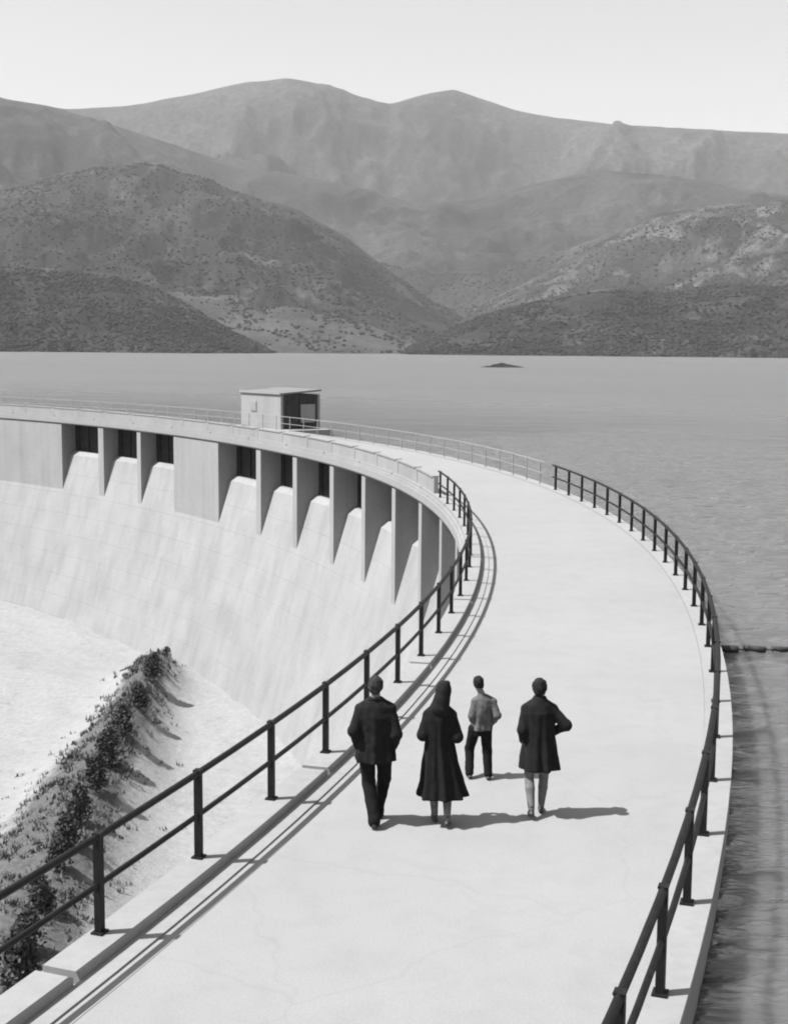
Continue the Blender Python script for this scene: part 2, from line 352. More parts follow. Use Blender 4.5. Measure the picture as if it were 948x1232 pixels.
# scrub on the slopes: far too many to count, one mass on each hill
def blob_batch(C, s, seed):
    """many small rough bushes: C (n,3) centres, s (n,) sizes"""
    bm = bmesh.new(); bmesh.ops.create_icosphere(bm, subdivisions=1, radius=1); bv = np.array([v.co for v in bm.verts]); bf = np.array([[v.index for v in f.verts] for f in bm.faces]); bm.free()
    r = np.random.default_rng(seed); n = len(C)
    J = 1 + r.uniform(-.35, .35, (n, len(bv), 1)); sc = s[:, None, None] * np.stack([r.uniform(.8, 1.5, n), r.uniform(.8, 1.5, n), r.uniform(.6, .95, n)], 1)[:, None, :]
    V = (bv[None] * J * sc + C[:, None, :]).reshape(-1, 3); F = (bf[None] + (np.arange(n) * len(bv))[:, None, None]).reshape(-1, 3)
    return V, F
def scatter(label, count, smin, smax, thr, seed, flim=0.97, name='scrub'):
    key = label; G, nd, ho = HILLS[key]; r = np.random.default_rng(seed); C = []
    tries = 0
    while len(C) < count and tries < count * 12:
        tries += 1
        i = r.uniform(0, (nd - 1) * flim); j = r.uniform(0, G.shape[1] - 1.001); a, b = int(i), int(j); f, h = i - a, j - b
        p = (G[a, b] * (1 - f) + G[a + 1, b] * f) * (1 - h) + (G[a, b + 1] * (1 - f) + G[a + 1, b + 1] * f) * h
        q = noise.fractal(Vector((p[0] / 90, p[1] / 90, seed)), 0.8, 2.1, 4)
        if p[2] > ZW + 0.5 and q + r.uniform(-.5, .5) > thr: C.append(p)
    C = np.array(C); s = r.uniform(smin, smax, len(C)) * r.uniform(.6, 1.2, len(C)); C[:, 2] += s * 0.35
    V, F = blob_batch(C, s, seed); o = obj(name, mesh_np(name, V, F), M['scrub']); tag(o, 'dark scrub covering the ' + label, 'scrub', kind='stuff'); return o
labs = list(HILLS); LOW = labs.pop(2)
scatter(LOW, 12000, 1.0, 2.8, -0.05, 38)
scatter(labs[2], 20000, 0.9, 3.0, -0.1, 31)
scatter(labs[3], 20000, 0.7, 2.3, -0.05, 32)
scatter(labs[4], 900, 1.2, 3.0, 0.25, 33)
scatter(labs[5], 15000, 0.7, 2.3, -0.1, 34)
scatter(labs[6], 15000, 0.7, 2.3, -0.02, 35)

# ------------------------------------------------------------------ the dam
dam = empty('arch_dam', P(84.8, 10, ZF)); dam_inv = Matrix.Translation(-dam.location)
tag(dam, 'long curved pale concrete dam with spillway openings under its crest road', 'dam')
def under(o, parent):                            # keep world position when parented
    o.parent = parent; o.matrix_parent_inverse = Matrix.Translation(-parent.location); return o
prof = [(87.25, -17.5), (87.25, -2.75), (86.6, -2.62), (84.2, -2.62), (83.25, -2.72), (82.9, -3.0)]
slope = (82.9 - 82.0) / (6.1 - 3.0)
z = -3.0
while z > -17.0:
    zn = z - 1.5; rr = lambda q: 82.9 - (-3.0 - q) * slope
    prof += [(rr(zn + .018), zn + .018), (rr(zn) + .012, zn + .008), (rr(zn) + .012, zn - .008), (rr(zn - .018), zn - .018)]; z = zn
body = under(sweep_obj('face', prof, T0, T1, M['dam'], None), dam)
OPEN = [(50.2, 3.85), (45.8, 3.6), (41.8, 3.6), (33.3, 4.2), (28.6, 3.55), (24.6, 3.75), (20.4, 3.4), (16.55, 3.5), (12.56, 3.45), (8.65, 3.15), (5.05, 3.25), (1.3, 3.2)]
edges = [T1] + [x for t, wd in OPEN for x in (t, t - wd)] + [T0]
pp = [(82.12, -0.55), (87.2, -0.55), (87.2, -7.4), (82.12, -7.4)]
for k in range(0, len(edges), 2):
    a, b = edges[k + 1], edges[k]
    o = under(sweep_obj('pier', pp, a, b, M['dam'], None, step=0.5), dam)
    if b - a > 3: o['label'] = 'solid stretch of wall between openings'
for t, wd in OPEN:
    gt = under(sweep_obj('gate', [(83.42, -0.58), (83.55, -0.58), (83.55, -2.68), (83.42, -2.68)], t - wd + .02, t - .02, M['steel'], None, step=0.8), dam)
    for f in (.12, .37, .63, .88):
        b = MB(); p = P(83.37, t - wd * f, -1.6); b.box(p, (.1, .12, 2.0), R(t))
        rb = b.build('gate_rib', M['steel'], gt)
deck = under(sweep_obj('deck_slab', [(RI, -0.5), (RI, -0.02), (RO, -0.02), (RO, -0.5)], T0, T1, M['dam'], None), dam)
edge = under(sweep_obj('slab_nosing', [(RI - .06, -0.42), (RI - .06, -0.12), (RI, -0.12), (RI, -0.42)], T0, T1, M['kerb'], None), dam)

road = sweep_obj('road', [(82.9, -0.016), (82.9, 0.0), (87.16, 0.0), (87.16, -0.016)], T0, T1, M['road'], None)
tag(road, 'smooth pale concrete roadway along the dam crest', kind='structure')
k1 = sweep_obj('kerb', [(82.76, -0.016), (82.76, 0.005), (82.9, 0.005), (82.9, -0.016)], T0, T1, M['kerb'], road)
k2 = sweep_obj('kerb', [(82.56, -0.016), (82.56, 0.026), (82.757, 0.026), (82.757, -0.016)], T0, T1, M['kerb'], road)
k4 = sweep_obj('coping', [(87.163, -0.016), (87.163, 0.05), (RO + .02, 0.05), (RO + .02, -0.3), (RO + .004, -0.3), (RO + .004, -0.016)], T0, T1, M['kerb'], road)
t = -20.42 - 4.2 * 2
while t < T1:
    e = min(t + 4.2, T1); sweep_obj('kerb_stone', [(82.17, -0.016), (82.17, 0.095), (82.55, 0.095), (82.557, 0.088), (82.557, -0.016)], t + .075, e, M['kerb'], road); t += 4.2

# ------------------------------------------------------------------ railings
def railing(label, r, zb, start, t0, t1, step, mat, name='railing', k=1.0):
    th0 = start + math.ceil((t0 - start) / step) * step
    base = P(r, th0, zb); root = empty(name, base); tag(root, label, 'railing', 'railings along the dam crest')
    pm = MB(); pm.box((0, 0, .475), (.064 * k, .07 * k, .95)); pm.box((0, 0, .01), (.11 * k, .12 * k, .02)); pm.box((0, 0, .96), (.074 * k, .082 * k, .02))
    me = mesh('post', pm.V, pm.F); th = th0; last = th0
    while th <= t1:
        o = obj('post', me, mat, root); p = P(r, th, zb); o.location = p - base; o.rotation_euler = (0, 0, R(th)); last = th; th += step
    for nm, zz, rad in (('top_rail', .93, .033 * k), ('middle_rail', .47, .027 * k)):
        b = MB(); b.tube([p - base for p in arc(r, zb + zz, th0 - .3, last + .3, step=step / 2)], rad, 8); b.build(nm, mat, root, True)
    return root
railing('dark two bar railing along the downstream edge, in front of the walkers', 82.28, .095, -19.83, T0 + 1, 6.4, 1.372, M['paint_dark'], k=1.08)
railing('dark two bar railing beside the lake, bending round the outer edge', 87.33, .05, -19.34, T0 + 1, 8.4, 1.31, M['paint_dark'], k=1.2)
M['parapet'] = material('parapet_concrete', concrete(0.25, 0.08))
para = empty('parapet', P(82.3, 7.3, .095)); tag(para, 'low pale concrete parapet on the far downstream crest above the spillway openings', 'parapet'); t = 7.3
while t < T1 - 3:
    b = MB(); b.box(P(82.33, t, .41), (.165, .34, .63), R(t)); b.box(P(82.33, t, .745), (.235, .34, .04), R(t)); under(b.build('pilaster', M['parapet']), para)
    under(sweep_obj('panel', [(82.26, .0955), (82.26, .66), (82.4, .66), (82.4, .0955)], t + .125, t + 2.62, M['parapet'], None), para)
    under(sweep_obj('coping', [(82.22, .662), (82.22, .735), (82.44, .735), (82.44, .662)], t + .125, t + 2.62, M['kerb'], None), para); t += 2.745
railing('pale railing beside the lake on the far stretch of the crest', 87.33, .05, 9.7, 9.5, T1 - 1, 1.31, M['rail_pale'], k=.62)

# ------------------------------------------------------------------ control hut on its pier at the upstream edge
def local_root(name, th, r, z): o = empty(name, P(r, th, z), R(th)); return o      # x outward, y along the crest
pier = under(sweep_obj('intake_pier', [(RO + .03, -9), (RO + .03, -0.004), (91.4, -0.004), (91.4, -9)], 34.2, 39.4, M['dam'], None), dam)
hut = local_root('control_hut', 36.9, 89.6, 0.0); tag(hut, 'small white walled control hut with its shaded side coloured dark, standing on the far crest', 'hut')
HL, HW, HH = 5.3, 3.2, 2.35
b = MB(); b.box((-HW / 2 + .1, 0, HH / 2), (.2, HL, HH)); b.build('front_wall', M['white_wall'], hut)
b = MB(); b.box((HW / 2 - .1, 0, HH / 2), (.2, HL, HH)); b.build('rear_wall', M['white_wall'], hut)
b = MB(); b.box((0, HL / 2 - .1, HH / 2), (HW - .404, .2, HH)); b.build('end_wall', M['white_wall'], hut)
sw = MB(); sw.box((0, -HL / 2 + .1, HH / 2), (HW - .404, .2, HH)); s_ = sw.build('end_wall', M['shade_dark_timber'], hut); s_['label'] = 'planked end wall, its shade put into the dark colour'
for k in range(9):
    q = MB(); q.box((-HW / 2 + .36 + k * .31, -HL / 2 - .012, HH / 2), (.27, .03, HH - .02)); q.build('plank', M['shade_dark_timber'], s_)
q = MB(); q.box((.55, -HL / 2 - .06, 1.05), (1.15, .07, 1.25)); wn = q.build('shutter', M['white_wall'], hut)
q = MB(); q.box((-.75, -HL / 2 - .05, 0.98), (.85, .06, 1.95)); dr = q.build('door', M['shade_dark_timber'], hut); q = MB(); q.box((-.45, -HL / 2 - .1, 1.0), (.04, .06, .14)); q.build('handle', M['chain'], dr)
q = MB(); q.box((-HW / 2 - .02, .9, 1.45), (.05, .8, .7)); wn = q.build('window', M['white_wall'], hut); q = MB(); q.box((-HW / 2 - .05, .9, 1.45), (.03, .64, .54)); q.build('pane', M['glass'], wn)
rf = MB(); rf.box((0, 0, HH + .16), (HW + .14, HL + .14, .12), M=Matrix.Rotation(R(-4), 3, 'Y')); rfo = rf.build('roof', M['roofing'], hut)
rf = MB(); rf.box((-HW / 2 - .09, 0, HH + .1), (.04, HL + .15, .16)); rf.build('fascia', M['white_wall'], rfo)

# ------------------------------------------------------------------ floating log boom
c0 = at_z(850, 787, ZW); root = empty('log_boom', c0); tag(root, 'dark floating log boom reaching out from the dam over the lake', 'boom')
x = 0.0
for k, L in enumerate((.62, .4, .34)):
    b = MB(); n = 7; pts = [Vector((x + L * i / (n - 1), .12 * math.sin(i * .7 + k) * .3 + .02 * k, 0.11 + .005 * math.sin(i))) for i in range(n)]
    b.tube(pts, [.075 * (1 + .1 * math.sin(i * 1.7 + k)) * (1 - .12 * k) for i in range(n)], 9); b.build('log', M['log'], root, True)
    if k < 2: b = MB(); b.tube([(x + L - .04, 0, .12), (x + L + .07, 0, .1), (x + L + .18, .02, .12)], .022, 6); b.build('chain', M['chain'], root)
    x += L + .14

# ------------------------------------------------------------------ islet
ic = at_z(605, 442, ZW); V = []; F = []; na_, nr_ = 40, 10
for i in range(nr_):
    f = i / (nr_ - 1)
    for k in range(na_):
        a = 2 * math.pi * k / na_; rr = (1 - f) * (1 + .25 * noise.noise(Vector((math.cos(a) * 1.5, math.sin(a) * 1.5, 2))))
        px, py = 12 * rr * math.cos(a), 7 * rr * math.sin(a)
        zz = -1.0 + 2.0 * (1 - (1 - f) ** 1.3) + 1.3 * max(0, f - .55) + .5 * noise.fractal(Vector((px * .4, py * .4, 7)), 1, 2, 4) * (f > .05); V.append((px, py, zz))
for i in range(nr_ - 1):
    for k in range(na_): F.append((i * na_ + k, i * na_ + (k + 1) % na_, (i + 1) * na_ + (k + 1) % na_, (i + 1) * na_ + k))
isl = obj('islet', mesh('islet', V, F, True), M['hill_dark']); isl.location = ic; tag(isl, 'small dark islet far out on the lake', kind='structure')


# ------------------------------------------------------------------ shrubs along the rocky spur, trees on the far shore
M['leaf'] = material('dark_leaves', lambda t, b: (t.links.new(ramp(t, nz(t, 3, 3), [(0.3, 0.02), (0.7, 0.07)]), b.inputs['Base Color'])), 0.8, 0.2)
M['bark'] = material('bark', lambda t, b: (t.links.new(ramp(t, nz(t, 8, 4), [(0.3, 0.04), (0.7, 0.1)]), b.inputs['Base Color'])), 0.9, 0.1)
M['grass'] = material('dry_grass', lambda t, b: (t.links.new(ramp(t, nz(t, 1.2, 4), [(0.3, 0.07), (0.7, 0.16)]), b.inputs['Base Color'])), 0.9, 0.1)
def leaf_cloud(n, rad, hgt, size, seed, conic=0.5, z0=0.15):
    r = np.random.default_rng(seed); C = []
    lobes = [(r.uniform(-.45, .45), r.uniform(-.45, .45), r.uniform(.15, .85), r.uniform(.3, .55)) for _ in range(9)]
    while len(C) < n:
        p = r.uniform(-1, 1, 3); f = (p[2] + 1) / 2; lim = (1 - f) ** conic * min(1, f * 5 + .45)
        if math.hypot(p[0], p[1]) > lim * r.uniform(.75, 1.1): continue
        if not any((p[0] - a) ** 2 + (p[1] - b) ** 2 + (1.4 * (f - c)) ** 2 < e * e for a, b, c, e in lobes) and r.random() > .22: continue
        C.append((p[0] * rad, p[1] * rad, z0 + f * (hgt - z0)))
    C = np.array(C); q = r.normal(size=(n, 3)); q /= np.linalg.norm(q, axis=1)[:, None]; w = np.cross(q, r.normal(size=(n, 3))); w /= np.linalg.norm(w, axis=1)[:, None]
    s = size * r.uniform(.6, 1.4, n)[:, None]; V = np.stack([C - q * s, C + w * s * .55, C + q * s, C - w * s * .55], 1).reshape(-1, 3)
    return mesh_np('leaves', V, np.arange(4 * n).reshape(-1, 4))
def stem_mesh(h, r, seed, limbs=6):
    q = random.Random(seed); b = MB(); b.tube([(0, 0, -.15), (.02, .01, h * .35), (-.02, .03, h * .8)], [r, r * .75, r * .25], 7)
    for k in range(limbs):
        a = q.uniform(0, 6.28); zz = h * q.uniform(.15, .55); L = h * q.uniform(.25, .42)
        b.tube([(0, 0, zz), (math.cos(a) * L * .5, math.sin(a) * L * .5, zz + L * .35), (math.cos(a) * L, math.sin(a) * L, zz + L * .55)], [r * .5, r * .35, r * .12], 5)
    return mesh('stem', b.V, b.F)
SHV = [(leaf_cloud(900, .75, 1.75, .085, 100 + k, .55), stem_mesh(1.6, .05, k)) for k in range(3)]
NTH = ['first', 'second', 'third', 'fourth', 'fifth', 'sixth', 'seventh', 'eighth', 'ninth', 'tenth', 'eleventh', 'twelfth', 'thirteenth']
def ray_ground(u, v):
    d = ray(u, v); t = 0.02
    while t < 0.12:
        x, y = d.x * t, d.y * t
        if EYE + d.z * t < floor_z(x, y): break
        t += .0002
    return Vector((x, y, floor_z(x, y)))
SP = [(194, 786, .55), (178, 808, .95), (159, 848, 1.0), (140, 882, 1.05), (123, 918, 1.1), (106, 956, 1.05), (85, 992, 1.0), (70, 1030, .95), (60, 1068, .9), (38, 1105, .9), (20, 1140, .9), (10, 1192, 1.0)]
for k, (u, v, sc) in enumerate(SP):
    # stands on the spur's back: its place along the spur follows from the picture
    best = min((abs((at_z(u, v, zz).x) - spur_at(at_z(u, v, zz).y)[0]), zz) for zz in np.arange(-15, -12.5, .1)); p = at_z(u, v, best[1])
    p.x += .35; p.z = floor_z(p.x, p.y)
    o = empty('shrub', p, random.uniform(0, 6)); o.scale = (sc * random.uniform(.85, 1.2), sc * random.uniform(.85, 1.2), sc * random.uniform(.85, 1.15))
    tag(o, ('lone small dark bush at the top end of the spur, against the dam' if k == 0 else NTH[k] + ' dark bush of the row on the spur, counted from the dam'), 'shrub', 'bushes along the spur')
    lv, st = SHV[k % 3]; obj('crown', lv, M['leaf'], o); obj('stem', st, M['bark'], o)
n = 5000; yy = rng.uniform(18, SPUR[-1][1] - 1, n); dd = np.where(rng.random(n) < .68, -np.abs(rng.normal(0, 2.2, n)), np.abs(rng.normal(0, 1.3, n))); VV = []
for y, d in zip(yy, dd):
    x = spur_at(y)[0] + d * (1.15 - 0.75 * smooth(30, SPUR[-1][1], y))
    if noise.fractal(Vector((x * .5, y * .5, 40)), 1, 2, 3) + random.uniform(-.4, .4) < -.05: continue
    z = floor_z(x, y)
    for q in range(5):
        a = random.uniform(0, 6.28); h = random.uniform(.08, .24); c, s_ = math.cos(a), math.sin(a); ox, oy = x + random.uniform(-.15, .15), y + random.uniform(-.15, .15)
        VV += [(ox - .05 * s_, oy + .05 * c, z - .04), (ox + .05 * s_, oy - .05 * c, z - .04), (ox + c * h * .5, oy + s_ * h * .5, z + h)]
VV = np.array(VV); go = obj('grass', mesh_np('grass', VV, np.arange(len(VV)).reshape(-1, 3)), M['grass']); tag(go, 'tufts of dry grass over the spur below the dam', 'grass', kind='stuff')

TRV = [(leaf_cloud(1400, 4.2, 9.5, .42, 200 + k, .4, 1.2), stem_mesh(8.5, .3, 20 + k)) for k in range(2)]
for (u, sc, lab) in [(308, 1.0, 'single dark tree at the tip of the left headland'), (62, 1.1, 'dark tree on the left shore, left one of a close pair'), (82, 1.25, 'dark tree on the left shore, right one of a close pair'), (160, .9, 'small dark tree on the left shore, alone near the pair'),
                     (520, .8, 'small dark tree at the near end of the right headland'), (566, .9, 'dark tree at the water behind the islet'), (905, 1.0, 'dark tree at the water below the right hill')]:
    a, e = az_el(u, 430); a = R(a); lab_h = labs[5] if u < 400 else labs[6]; G, nd, ho = HILLS[lab_h]
    col = int(np.argmin([abs(math.atan2(G[0, j, 0], G[0, j, 1]) - a) for j in range(G.shape[1])])); row = next((i for i in range(nd) if G[i, col, 2] > ZW + .8), 3)
    p = G[row, col]; o = empty('tree', (p[0], p[1], p[2]), random.uniform(0, 6)); o.scale = (sc,) * 3; tag(o, lab, 'tree', 'trees on the far shore')
    lv, st = TRV[len(lab) % 2]; obj('crown', lv, M['leaf'], o); obj('trunk', st, M['bark'], o)

# ------------------------------------------------------------------ people: surfaces grown from blended round limbs
def surface_nets(D, org, h):
    """D: 3-D array of signed distance; one vertex in each crossed cell, one quad across each crossed edge"""
    ins = D < 0; nx, ny, nz_ = D.shape
    cnt = np.zeros((nx - 1, ny - 1, nz_ - 1), np.int16); acc = np.zeros((nx - 1, ny - 1, nz_ - 1, 3), np.float32); hit = np.zeros((nx - 1, ny - 1, nz_ - 1), np.float32)
    sl_ = lambda o, n: slice(o, n - 1 + o)
    cor = [(a, b, c) for a in (0, 1) for b in (0, 1) for c in (0, 1)]
    for a in cor: cnt += ins[sl_(a[0], nx), sl_(a[1], ny), sl_(a[2], nz_)]
    act = (cnt > 0) & (cnt < 8); I = np.argwhere(act)
    pos = np.zeros((len(I), 3)); num = np.zeros(len(I))
    for a in cor:
        for ax in range(3):
            if a[ax]: continue
            b = list(a); b[ax] = 1
            da = D[I[:, 0] + a[0], I[:, 1] + a[1], I[:, 2] + a[2]]; db = D[I[:, 0] + b[0], I[:, 1] + b[1], I[:, 2] + b[2]]
            cr_ = (da < 0) != (db < 0); tt = np.where(cr_, da / np.where(da == db, 1, da - db), 0)
            q = np.tile(np.array(a, float), (len(I), 1)); q[:, ax] += tt; pos += q * cr_[:, None]; num += cr_
    V = (I + pos / num[:, None]) * h + org
    idx = -np.ones(act.shape, np.int64); idx[act] = np.arange(len(I)); Fs = []
    for ax in range(3):
        s0 = [slice(1, -1)] * 3; s0[ax] = slice(0, -1); s1 = [slice(1, -1)] * 3; s1[ax] = slice(1, None)
        a0, a1 = ins[tuple(s0)], ins[tuple(s1)]; E = np.argwhere(a0 != a1); 
        off = [1, 1, 1]; off[ax] = 0; E = E + np.array(off); sg = ins[E[:, 0], E[:, 1], E[:, 2]]
        u, v = [(1, 2), (2, 0), (0, 1)][ax]; q = []
        for du, dv in ((0, 0), (-1, 0), (-1, -1), (0, -1)):
            e = E.copy(); e[:, u] += du; e[:, v] += dv; q.append(idx[e[:, 0], e[:, 1], e[:, 2]])
        q = np.stack(q, 1); q[~sg] = q[~sg][:, ::-1]; Fs.append(q)
    F = np.concatenate(Fs); F = F[(F >= 0).all(1)]
    return V, F
def A3(p): return np.array(p, float)
class Blend:
    """a field of round cones, ellipsoids and lofts joined smoothly"""
    def __init__(s, h=.01, k=.02): s.h = h; s.k = k; s.items = []; s.cuts = []; s.wr = None
    def wrinkle(s, fx, fz, am): s.wr = (fx, fz, am); return s
    def cone(s, a, b, ra, rb): s.items.append(('c', A3(a), A3(b), ra, rb)); return s
    def chain(s, pts, rad):
        for i in range(len(pts) - 1): s.cone(pts[i], pts[i + 1], rad[i], rad[i + 1])
        return s
    def ell(s, c, r): s.items.append(('e', A3(c), A3(r))); return s
    def loft(s, rows, fold=0.0, nf=9, ph=0.0):
        s.items.append(('l', np.array(rows, float), fold, nf, ph)); return s
    def cut_below(s, z): s.cuts.append(('z', z)); return s
    def cut(s, fn): s.cuts.append(('f', fn)); return s
    def bounds(s, it):
        if it[0] == 'c': r = max(it[3], it[4]); return np.minimum(it[1], it[2]) - r, np.maximum(it[1], it[2]) + r
        if it[0] == 'e': return it[1] - it[2], it[1] + it[2]
        w_ = it[1]; return A3(((w_[:, 1] - w_[:, 3]).min() - it[2], (w_[:, 2] - w_[:, 4]).min() - it[2], w_[:, 0].min())), A3(((w_[:, 1] + w_[:, 3]).max() + it[2], (w_[:, 2] + w_[:, 4]).max() + it[2], w_[:, 0].max()))
    def mesh(s, name):
        B = [s.bounds(i) for i in s.items]; pad = 4 * s.h; lo = np.min([b[0] for b in B], 0) - pad; hi = np.max([b[1] for b in B], 0) + pad
        dim = np.ceil((hi - lo) / s.h).astype(int) + 1; D = np.full(dim, 1.0, np.float32)
        ax = [lo[i] + np.arange(dim[i]) * s.h for i in range(3)]
        for it, (b0, b1) in zip(s.items, B):
            m_ = 3 * s.k + 3 * s.h; i0 = np.maximum(0, ((b0 - m_ - lo) / s.h).astype(int)); i1 = np.minimum(dim, ((b1 + m_ - lo) / s.h).astype(int) + 2)
            X, Y, Z = np.meshgrid(*[ax[i][i0[i]:i1[i]] for i in range(3)], indexing='ij')
            if it[0] == 'c':
                a, b, ra, rb = it[1:]; d = b - a; L = d @ d + 1e-9; t = np.clip(((X - a[0]) * d[0] + (Y - a[1]) * d[1] + (Z - a[2]) * d[2]) / L, 0, 1)
                f = np.sqrt((X - a[0] - t * d[0]) ** 2 + (Y - a[1] - t * d[1]) ** 2 + (Z - a[2] - t * d[2]) ** 2) - (ra + (rb - ra) * t)
            elif it[0] == 'e':
                c, r = it[1:]; q = np.sqrt(((X - c[0]) / r[0]) ** 2 + ((Y - c[1]) / r[1]) ** 2 + ((Z - c[2]) / r[2]) ** 2); f = (q - 1) * r.min()
            else:
                w_, fo, nf, ph = it[1:]; zz = w_[:, 0]; C = [np.interp(Z, zz, w_[:, j]) for j in range(1, 5)]
                an = np.arctan2(Y - C[1], X - C[0]); dep = np.clip((w_[:, 0].max() - Z) / (w_[:, 0].max() - w_[:, 0].min()), 0, 1)
                wav = fo * dep ** 1.5 * (np.sin(an * nf + ph + 1.3 * np.sin(an * 2 + ph)) + .5 * np.sin(an * (nf * 2 - 3) + 2 * ph))
                q = np.sqrt(((X - C[0]) / C[2]) ** 2 + ((Y - C[1]) / C[3]) ** 2); f = (q - 1) * np.minimum(C[2], C[3]) - wav
                f = np.maximum(f, np.maximum(zz.min() - Z, Z - zz.max()))
            sub = D[i0[0]:i1[0], i0[1]:i1[1], i0[2]:i1[2]]
            hh = np.clip(.5 + .5 * (sub - f) / s.k, 0, 1); D[i0[0]:i1[0], i0[1]:i1[1], i0[2]:i1[2]] = sub * (1 - hh) + f * hh - s.k * hh * (1 - hh)
        X, Y, Z = np.meshgrid(*ax, indexing='ij')
        for c in s.cuts: D = np.maximum(D, (c[1] - Z) if c[0] == 'z' else c[1](X, Y, Z)).astype(np.float32)
        V, F = surface_nets(D, lo, s.h); me = mesh_np(name, V, F, True)
        if s.wr:                                   # creases in the cloth, locks in the hair
            N = np.zeros(len(V) * 3, np.float32); me.vertices.foreach_get('normal', N); N = N.reshape(-1, 3); fx, fz, am = s.wr
            d_ = np.array([noise.fractal(Vector((p[0] * fx, p[1] * fx, p[2] * fz + p[0] * fz * .5)), .8, 2.1, 3) for p in V]); V = V + N * (am * d_)[:, None]
            me.vertices.foreach_set('co', V.astype(np.float32).ravel()); me.update()
        return me
def cloth(base, name, rough=.95):
    return material(name, lambda t, b: (t.links.new(ramp(t, nz(t, 14, 4), [(0.3, base * .75), (0.7, base * 1.25)]), b.inputs['Base Color']), bump(t, b, nz(t, 9, 3, stretch=(1, 1, .4)), .5, .02)), rough, .15)
M['skin'] = material('skin', lambda t, b: b.inputs['Base Color'].__setattr__('default_value', g(.15)), .6, .3)
M['wool_dark'] = cloth(.011, 'dark_wool'); M['trousers_dark'] = cloth(.008, 'dark_trousers'); M['coat_black'] = cloth(.009, 'dark_coat'); M['coat_short'] = cloth(.011, 'dark_short_coat')
M['shirt'] = cloth(.085, 'grey_shirt'); M['leather'] = material('shoe_leather', lambda t, b: b.inputs['Base Color'].__setattr__('default_value', g(.03)), .45, .4)
M['hair_grey'] = cloth(.028, 'grey_hair'); M['hair_dark'] = cloth(.015, 'dark_hair'); M['stocking'] = cloth(.12, 'stocking'); M['felt'] = cloth(.012, 'dark_felt')

def hand(B, wr, d, n, side, s=1.0, curl=.5):
    """wrist wr, hand direction d, palm normal n; side = +1/-1: where the thumb leaves the palm"""
    wr, d, n = A3(wr), A3(d) / np.linalg.norm(d), A3(n) / np.linalg.norm(n); x = np.cross(d, n) * side
    B.cone(wr, wr + d * .045 * s, .024 * s, .026 * s)
    for q in (-.024, -.008, .008, .024): B.cone(wr + d * .02 * s + x * q * .7 * s, wr + d * .085 * s + x * q * s, .015 * s, .012 * s)
    for q, L in ((-.031, .062), (-.0105, .076), (.0105, .082), (.031, .072)):
        a = wr + d * .088 * s + x * q * s; b = a + (d * math.cos(curl * .5) + n * math.sin(curl * .5)) * L * .48 * s; c = b + (d * math.cos(curl * 1.5) + n * math.sin(curl * 1.5)) * L * .52 * s
        B.chain([a, b, c], [.0098 * s, .0092 * s, .0078 * s])
    a = wr + d * .03 * s + x * .026 * s; b = a + (d * .6 + x * .75 + n * .25) * .042 * s; c = b + (d * .85 + x * .3 + n * .4) * .034 * s
    B.chain([a, b, c], [.0125 * s, .011 * s, .0088 * s])
def head(B, c, s=1.0, yaw=0.0, tilt=0.0):
    """skull, jaw, nose, brow, lips, ears; the face looks along +y turned by yaw"""
    cy, sy, ct, st = math.cos(yaw), math.sin(yaw), math.cos(tilt), math.sin(tilt)
    def T(x, y, z): x, z = x * ct + z * st, -x * st + z * ct; return (c[0] + (x * cy - y * sy) * s, c[1] + (x * sy + y * cy) * s, c[2] + z * s)
    B.ell(T(0, -.008, .02), (.075 * s, .092 * s, .092 * s)); B.ell(T(0, .028, -.05), (.056 * s, .062 * s, .062 * s)); B.cone(T(0, .055, -.085), T(0, .06, -.09), .022 * s, .02 * s)
    B.cone(T(0, .085, .012), T(0, .104, -.026), .009 * s, .014 * s); B.cone(T(-.035, .075, .03), T(.035, .075, .03), .012 * s, .012 * s)
    B.cone(T(-.018, .083, -.058), T(.018, .083, -.058), .0085 * s, .0085 * s)
    for q in (-1, 1): B.cone(T(q * .076, -.008, .012), T(q * .08, -.014, -.022), .014 * s, .011 * s); B.cone(T(q * .03, .078, .008), T(q * .031, .08, .008), .011 * s, .011 * s)
    return T
def leg_pts(hip, knee, ank): return [hip, knee, ank]
def person(label, loc, parts, rz=0.0):
    o = empty('person', loc, rz); tag(o, label, 'person', 'walkers on the dam')
    for nm, me, mt in parts: obj(nm, me, mt, o)
    return o
def shoe(ank, yaw=0.0, lift=0.0, s=1.0):
    """heel under the ankle, toe ahead; lift raises the heel"""
    B = Blend(.008, .014); f = (math.sin(-yaw), math.cos(yaw)); x, y, z = ank
    zh = z - .055 * s; toe = (x + f[0] * .17 * s, y + f[1] * .17 * s, max(.026, zh - lift * .9) if lift else .026)
    B.cone((x - f[0] * .045 * s, y - f[1] * .045 * s, zh), (x + f[0] * .07 * s, y + f[1] * .07 * s, (zh + toe[2]) / 2 + .006), .036 * s, .038 * s); B.cone((x + f[0] * .07 * s, y + f[1] * .07 * s, (zh + toe[2]) / 2 + .004), toe, .04 * s, .028 * s)
    B.cone((x, y, z - .03), (x, y, z + .02), .04 * s, .037 * s)
    if lift == 0: B.cut_below(0.002)
    return B.mesh('shoe')
